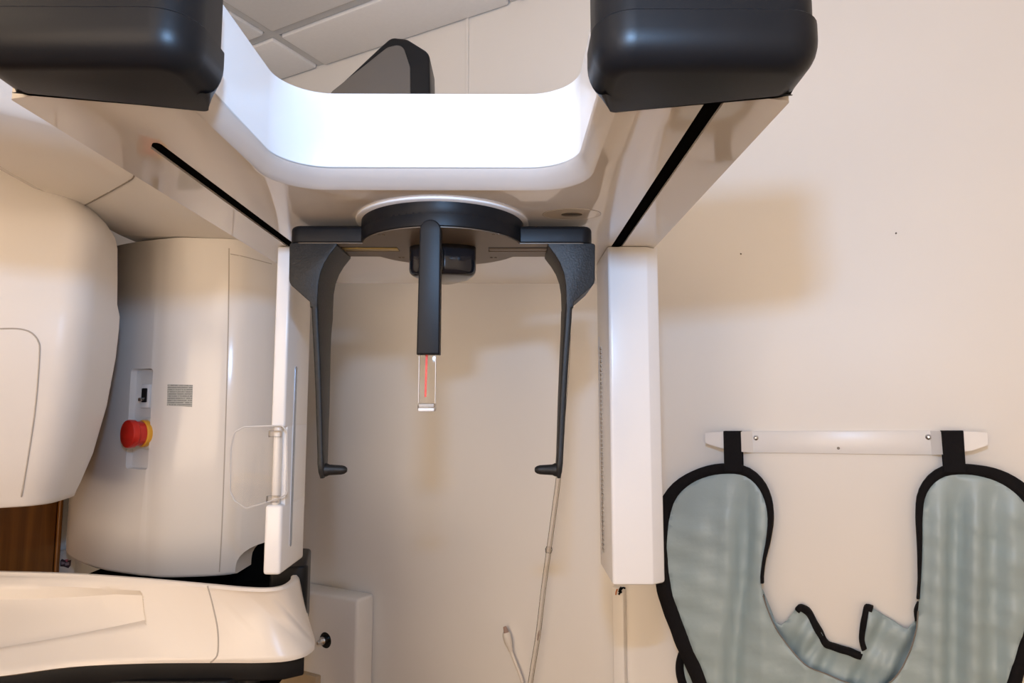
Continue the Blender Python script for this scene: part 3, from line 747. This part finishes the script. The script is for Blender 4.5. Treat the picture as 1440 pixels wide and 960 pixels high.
Nk = [(1288, 885), (1280, 912), (1268, 936), (1252, 955), (1232, 964), (1205, 962), (1178, 954), (1150, 942), (1125, 924), (1103, 900), (1086, 870)]
def curve2(pts, n): return [(p.x, p.y) for p in smooth_curve([(a, b, 0) for a, b in pts], n)]
Lc = curve2(Lo, 90); Rc = curve2(Ro, 90); Nc = curve2([Ro[-1]] + Nk + [Lo[0]], 44)[1:-1]
def fold(px, py):
    def ridge(c, w, a): return a * math.exp(-((px - c) / w) ** 2)
    k = min(1, max(0, (py - 668) / 70.0)); s = 0
    yy = (py - 668) / 290.0
    s += ridge(1047 - 14 * yy + 4 * math.sin(yy * 5), 10, -.015) + ridge(1024 - 6 * yy, 14, .006) + ridge(1066 + 10 * yy, 12, .005)
    s += ridge(982 + 12 * yy, 22, .004) + ridge(1005 + 20 * yy, 10, -.004 * yy)
    s += ridge(1346 - 8 * yy, 12, -.011) + ridge(1322 - 2 * yy, 13, .007) + ridge(1372 - 4 * yy, 12, .008) + ridge(1395 + 4 * yy, 11, -.006) + ridge(1425, 16, .005)
    s += ridge(1120 + 16 * yy, 14, .005 * yy) + ridge(1160, 14, -.004 * yy) + ridge(1255, 20, .006 * yy)
    s += .0016 * math.sin(py * .085 + px * .02) * (1 if px < 990 or px > 1395 else .3) + .0009 * math.sin(py * .19 - px * .06)
    return s * k * 1.4
def sheet(outline, step, off, fn, thick):
    pts = [Vector(p) for p in outline]; n = len(pts)
    x0, x1 = min(p.x for p in pts), max(p.x for p in pts); y0_, y1_ = min(p.y for p in pts), max(p.y for p in pts)
    def inside(x, y):
        c = False
        for i in range(n):
            a, b = pts[i], pts[i - 1]
            if (a.y > y) != (b.y > y) and x < (b.x - a.x) * (y - a.y) / (b.y - a.y) + a.x: c = not c
        return c
    extra = []; y = y0_ + step / 2
    while y < y1_:
        x = x0 + step / 2
        while x < x1:
            if inside(x, y) and min((p.x - x) ** 2 + (p.y - y) ** 2 for p in pts) > (step * .45) ** 2: extra.append(Vector((x, y)))
            x += step
        y += step
    vs, es, fs, *_ = delaunay_2d_cdt(pts + extra, [(i, (i + 1) % n) for i in range(n)], [list(range(n))], 1, 1e-4)
    bm = bmesh.new(); A, B = [], []
    for v in vs:
        u, z = ap(v.x, v.y, off); d = fn(v.x, v.y)
        A.append(bm.verts.new(room(u, WB - off - d - thick, z))); B.append(bm.verts.new(room(u, WB - off - d, z)))
    cnt = {}
    for f in fs:
        bm.faces.new([A[i] for i in f]); bm.faces.new([B[i] for i in f][::-1])
        for k in range(len(f)): e = (f[k], f[(k + 1) % len(f)]); cnt[tuple(sorted(e))] = cnt.get(tuple(sorted(e)), 0) + 1
    for (a, b), c in cnt.items():
        if c == 1: bm.faces.new((A[a], A[b], B[b], B[a]))
    return bm
front = Lc[::-1] if False else None
outline = Lc + Rc + Nc
fp = link('front_panel', sheet(outline, 8, OFF, fold, .004), 'teal', t, 180)
def binding(curve, widths, off, fn, thick, side):
    """flat black tape along an edge: widths in pixels across, side picks the inside"""
    n = len(curve); rows = []
    for i, (x, y) in enumerate(curve):
        a = curve[max(i - 1, 0)]; b = curve[min(i + 1, n - 1)]; tx_, ty_ = b[0] - a[0], b[1] - a[1]; l = math.hypot(tx_, ty_) or 1
        nx_, ny_ = -ty_ / l * side, tx_ / l * side; w = widths(i / (n - 1))
        row = []
        for f_, h_ in ((-.12, -.004), (-.14, .006), (.0, .0085), (.5, .0095), (.95, .0085), (1.0, .006), (1.0, .001)):
            px_, py_ = x + nx_ * w * f_, y + ny_ * w * f_
            u, z = ap(px_, py_, off); row.append(room(u, WB - off - fn(px_, py_) - h_ + .002, z))
        rows.append(row)
    return loft(rows)
def wl(s): return 4 + 9 * min(1, max(0, (s - .04) / .2)) + 5 * min(1, max(0, (s - .3) / .1))
link('edge_binding', binding(Lc[2:], wl, OFF, fold, .004, 1 if True else -1), 'web', t, 60)
def wr(s): return 4 + 9 * min(1, max(0, (.97 - s) / .2)) + 5 * min(1, max(0, (.72 - s) / .1))
link('edge_binding', binding(Rc[:-2], wr, OFF, fold, .004, 1), 'web', t, 60)
def piping(curve): return tube([room(ap(a, b)[0], WB - OFF - fold(a, b) - .004, ap(a, b)[1]) for a, b in curve], .0011, seg=6)
link('neck_piping', piping([Rc[-1]] + Nc + [Lc[0]]), 'seam', fp)
# crumpled back panel behind the neckline
Bk = [(1066, 818), (1073, 829), (1084, 858), (1092, 873), (1099, 877), (1107, 871), (1118, 856), (1126, 850), (1136, 858), (1150, 878), (1162, 900), (1170, 907), (1186, 910), (1200, 914), (1211, 917), (1210, 900), (1211, 880), (1216, 852), (1224, 851), (1240, 863), (1258, 873), (1270, 881), (1276, 882), (1285, 874), (1290, 858), (1298, 845), (1320, 900), (1300, 1000), (1060, 1000), (1045, 880)]
def crumple(px, py):
    s = .006 * math.sin(px * .11 + py * .05) + .004 * math.sin(px * .05 - py * .12 + 1.3) + .003 * math.sin(px * .23 + py * .11)
    s += .010 * math.exp(-((px - 1125 - (py - 850) * .1) / 12) ** 2) + .008 * math.exp(-((px - 1222) / 12) ** 2) - .009 * math.exp(-((px - 1150 + (py - 900) * .8) / 9) ** 2)
    return s * .7
OB = .012
link('back_panel', sheet(Bk, 6, OB, crumple, .003), 'teal', t, 180)
def c2(pts, n): return curve2(pts, n)
bm = binding(c2([(1119, 855), (1126, 849), (1137, 857), (1150, 877), (1162, 899), (1170, 906), (1186, 909), (1200, 913), (1213, 918)], 40), lambda s: 7.5, OB, crumple, .003, 1)
link('edge_binding', bm, 'web', t, 60)
bm = binding(c2([(1213, 912), (1209, 898), (1210, 880), (1213, 864), (1217, 850), (1228, 852)], 24), lambda s: 8 - 3 * abs(s - .5), OB, crumple, .003, 1)
link('edge_binding', bm, 'web', t, 60)
for pts in ([(1291, 846), (1286, 858), (1287, 872)], [(1073, 836), (1075, 845), (1077, 852)]):
    link('edge_binding', binding(c2(pts, 8), lambda s: 5, OB + .01, lambda a, b: 0, .003, 1 if pts[0][0] < 1200 else -1), 'web', t, 60)
# lower lobe of the back panel peeping out at the left
Sl = [(985, 905), (968, 900), (958, 912), (953, 930), (954, 950), (962, 975), (975, 1000), (1000, 1010), (1010, 950)]
link('back_panel', sheet([Vector(p) for p in curve2(Sl, 40)], 6, OB, lambda a, b: .004 * math.sin(a * .2), .003), 'teal', t, 180)
link('edge_binding', binding(curve2(Sl[1:7], 30), lambda s: 9, OB, lambda a, b: .004 * math.sin(a * .2), .003, -1), 'web', t, 60)
# hanging loops over the pegs
for (xa, xb, ya, xc, xd_, yb) in ((1017, 1041.5, 607, 1018.5, 1043.5, 663), (1323.5, 1355, 606.5, 1328, 1358.5, 664)):
    bm = bmesh.new(); off1 = .0385
    A = [ap(xa, ya, off1), ap(xb, ya, off1), ap(xd_, yb, off1 + .006), ap(xc, yb, off1 + .006)]
    def pnt(i, o): return room(A[i][0], WB - o, A[i][1])
    zt2 = max(A[0][1], A[1][1])
    def row(f, o):
        l = (A[0][0] + (A[3][0] - A[0][0]) * f, A[0][1] + (A[3][1] - A[0][1]) * f); r_ = (A[1][0] + (A[2][0] - A[1][0]) * f, A[1][1] + (A[2][1] - A[1][1]) * f)
        return l, r_
    pr = []
    for f, o in ((1, .046), (.8, .044), (.5, .0415), (.15, .039), (.02, .0385), (-.02, .036), (-.02, .024), (.05, .0215), (.5, .0205), (1.0, .026)):
        l, r_ = row(f, o); pr.append((l, r_, o))
    rings = []
    for i, (l, r_, o) in enumerate(pr):
        th = .0018
        rings.append([room(l[0], WB - o, l[1]), room(r_[0], WB - o, r_[1]), room(r_[0], WB - o + (th if i < 5 else -th * 0 + .0006), r_[1] - (.0016 if 4 <= i <= 6 else 0)), room(l[0], WB - o + (th if i < 5 else .0006), l[1] - (.0016 if 4 <= i <= 6 else 0))])
    link('hanging_loop', loft(rings), 'web', t, 40)

# ================================================================ LIGHT AND CAMERA
def area(name, loc, rot, sx, sy, watts, col):
    l = bpy.data.lights.new(name, 'AREA'); l.shape = 'RECTANGLE'; l.size = sx; l.size_y = sy; l.energy = watts; l.color = col
    o = bpy.data.objects.new(name, l); C.objects.link(o); o.location = loc; o.rotation_euler = rot; return o
area('camera_flash', (-.004, -.02, EYE + .226), (math.radians(90 + 30), 0, 0), .045, .03, 5.6, (.34, .60, 1.0))   # the photographer's flash on top of the camera

w = bpy.data.worlds.new('world'); bpy.context.scene.world = w; w.use_nodes = True
w.node_tree.nodes['Background'].inputs['Color'].default_value = (1, .85, .7, 1); w.node_tree.nodes['Background'].inputs['Strength'].default_value = .1
cd = bpy.data.cameras.new('camera'); cam = bpy.data.objects.new('camera', cd); C.objects.link(cam)
cd.sensor_width = 36; cd.lens = 36 * F / 1440; cd.clip_start = .02
cam.location = CAM; cam.rotation_euler = (math.pi / 2 + PIT, 0, -YAW)
sc = bpy.context.scene; sc.camera = cam
sc.view_settings.view_transform = 'Standard'; sc.view_settings.look = 'None'; sc.view_settings.exposure = .12; sc.view_settings.gamma = 1
sc.view_settings.use_curve_mapping = False
sc.cycles.max_bounces = 10; sc.cycles.transparent_max_bounces = 16
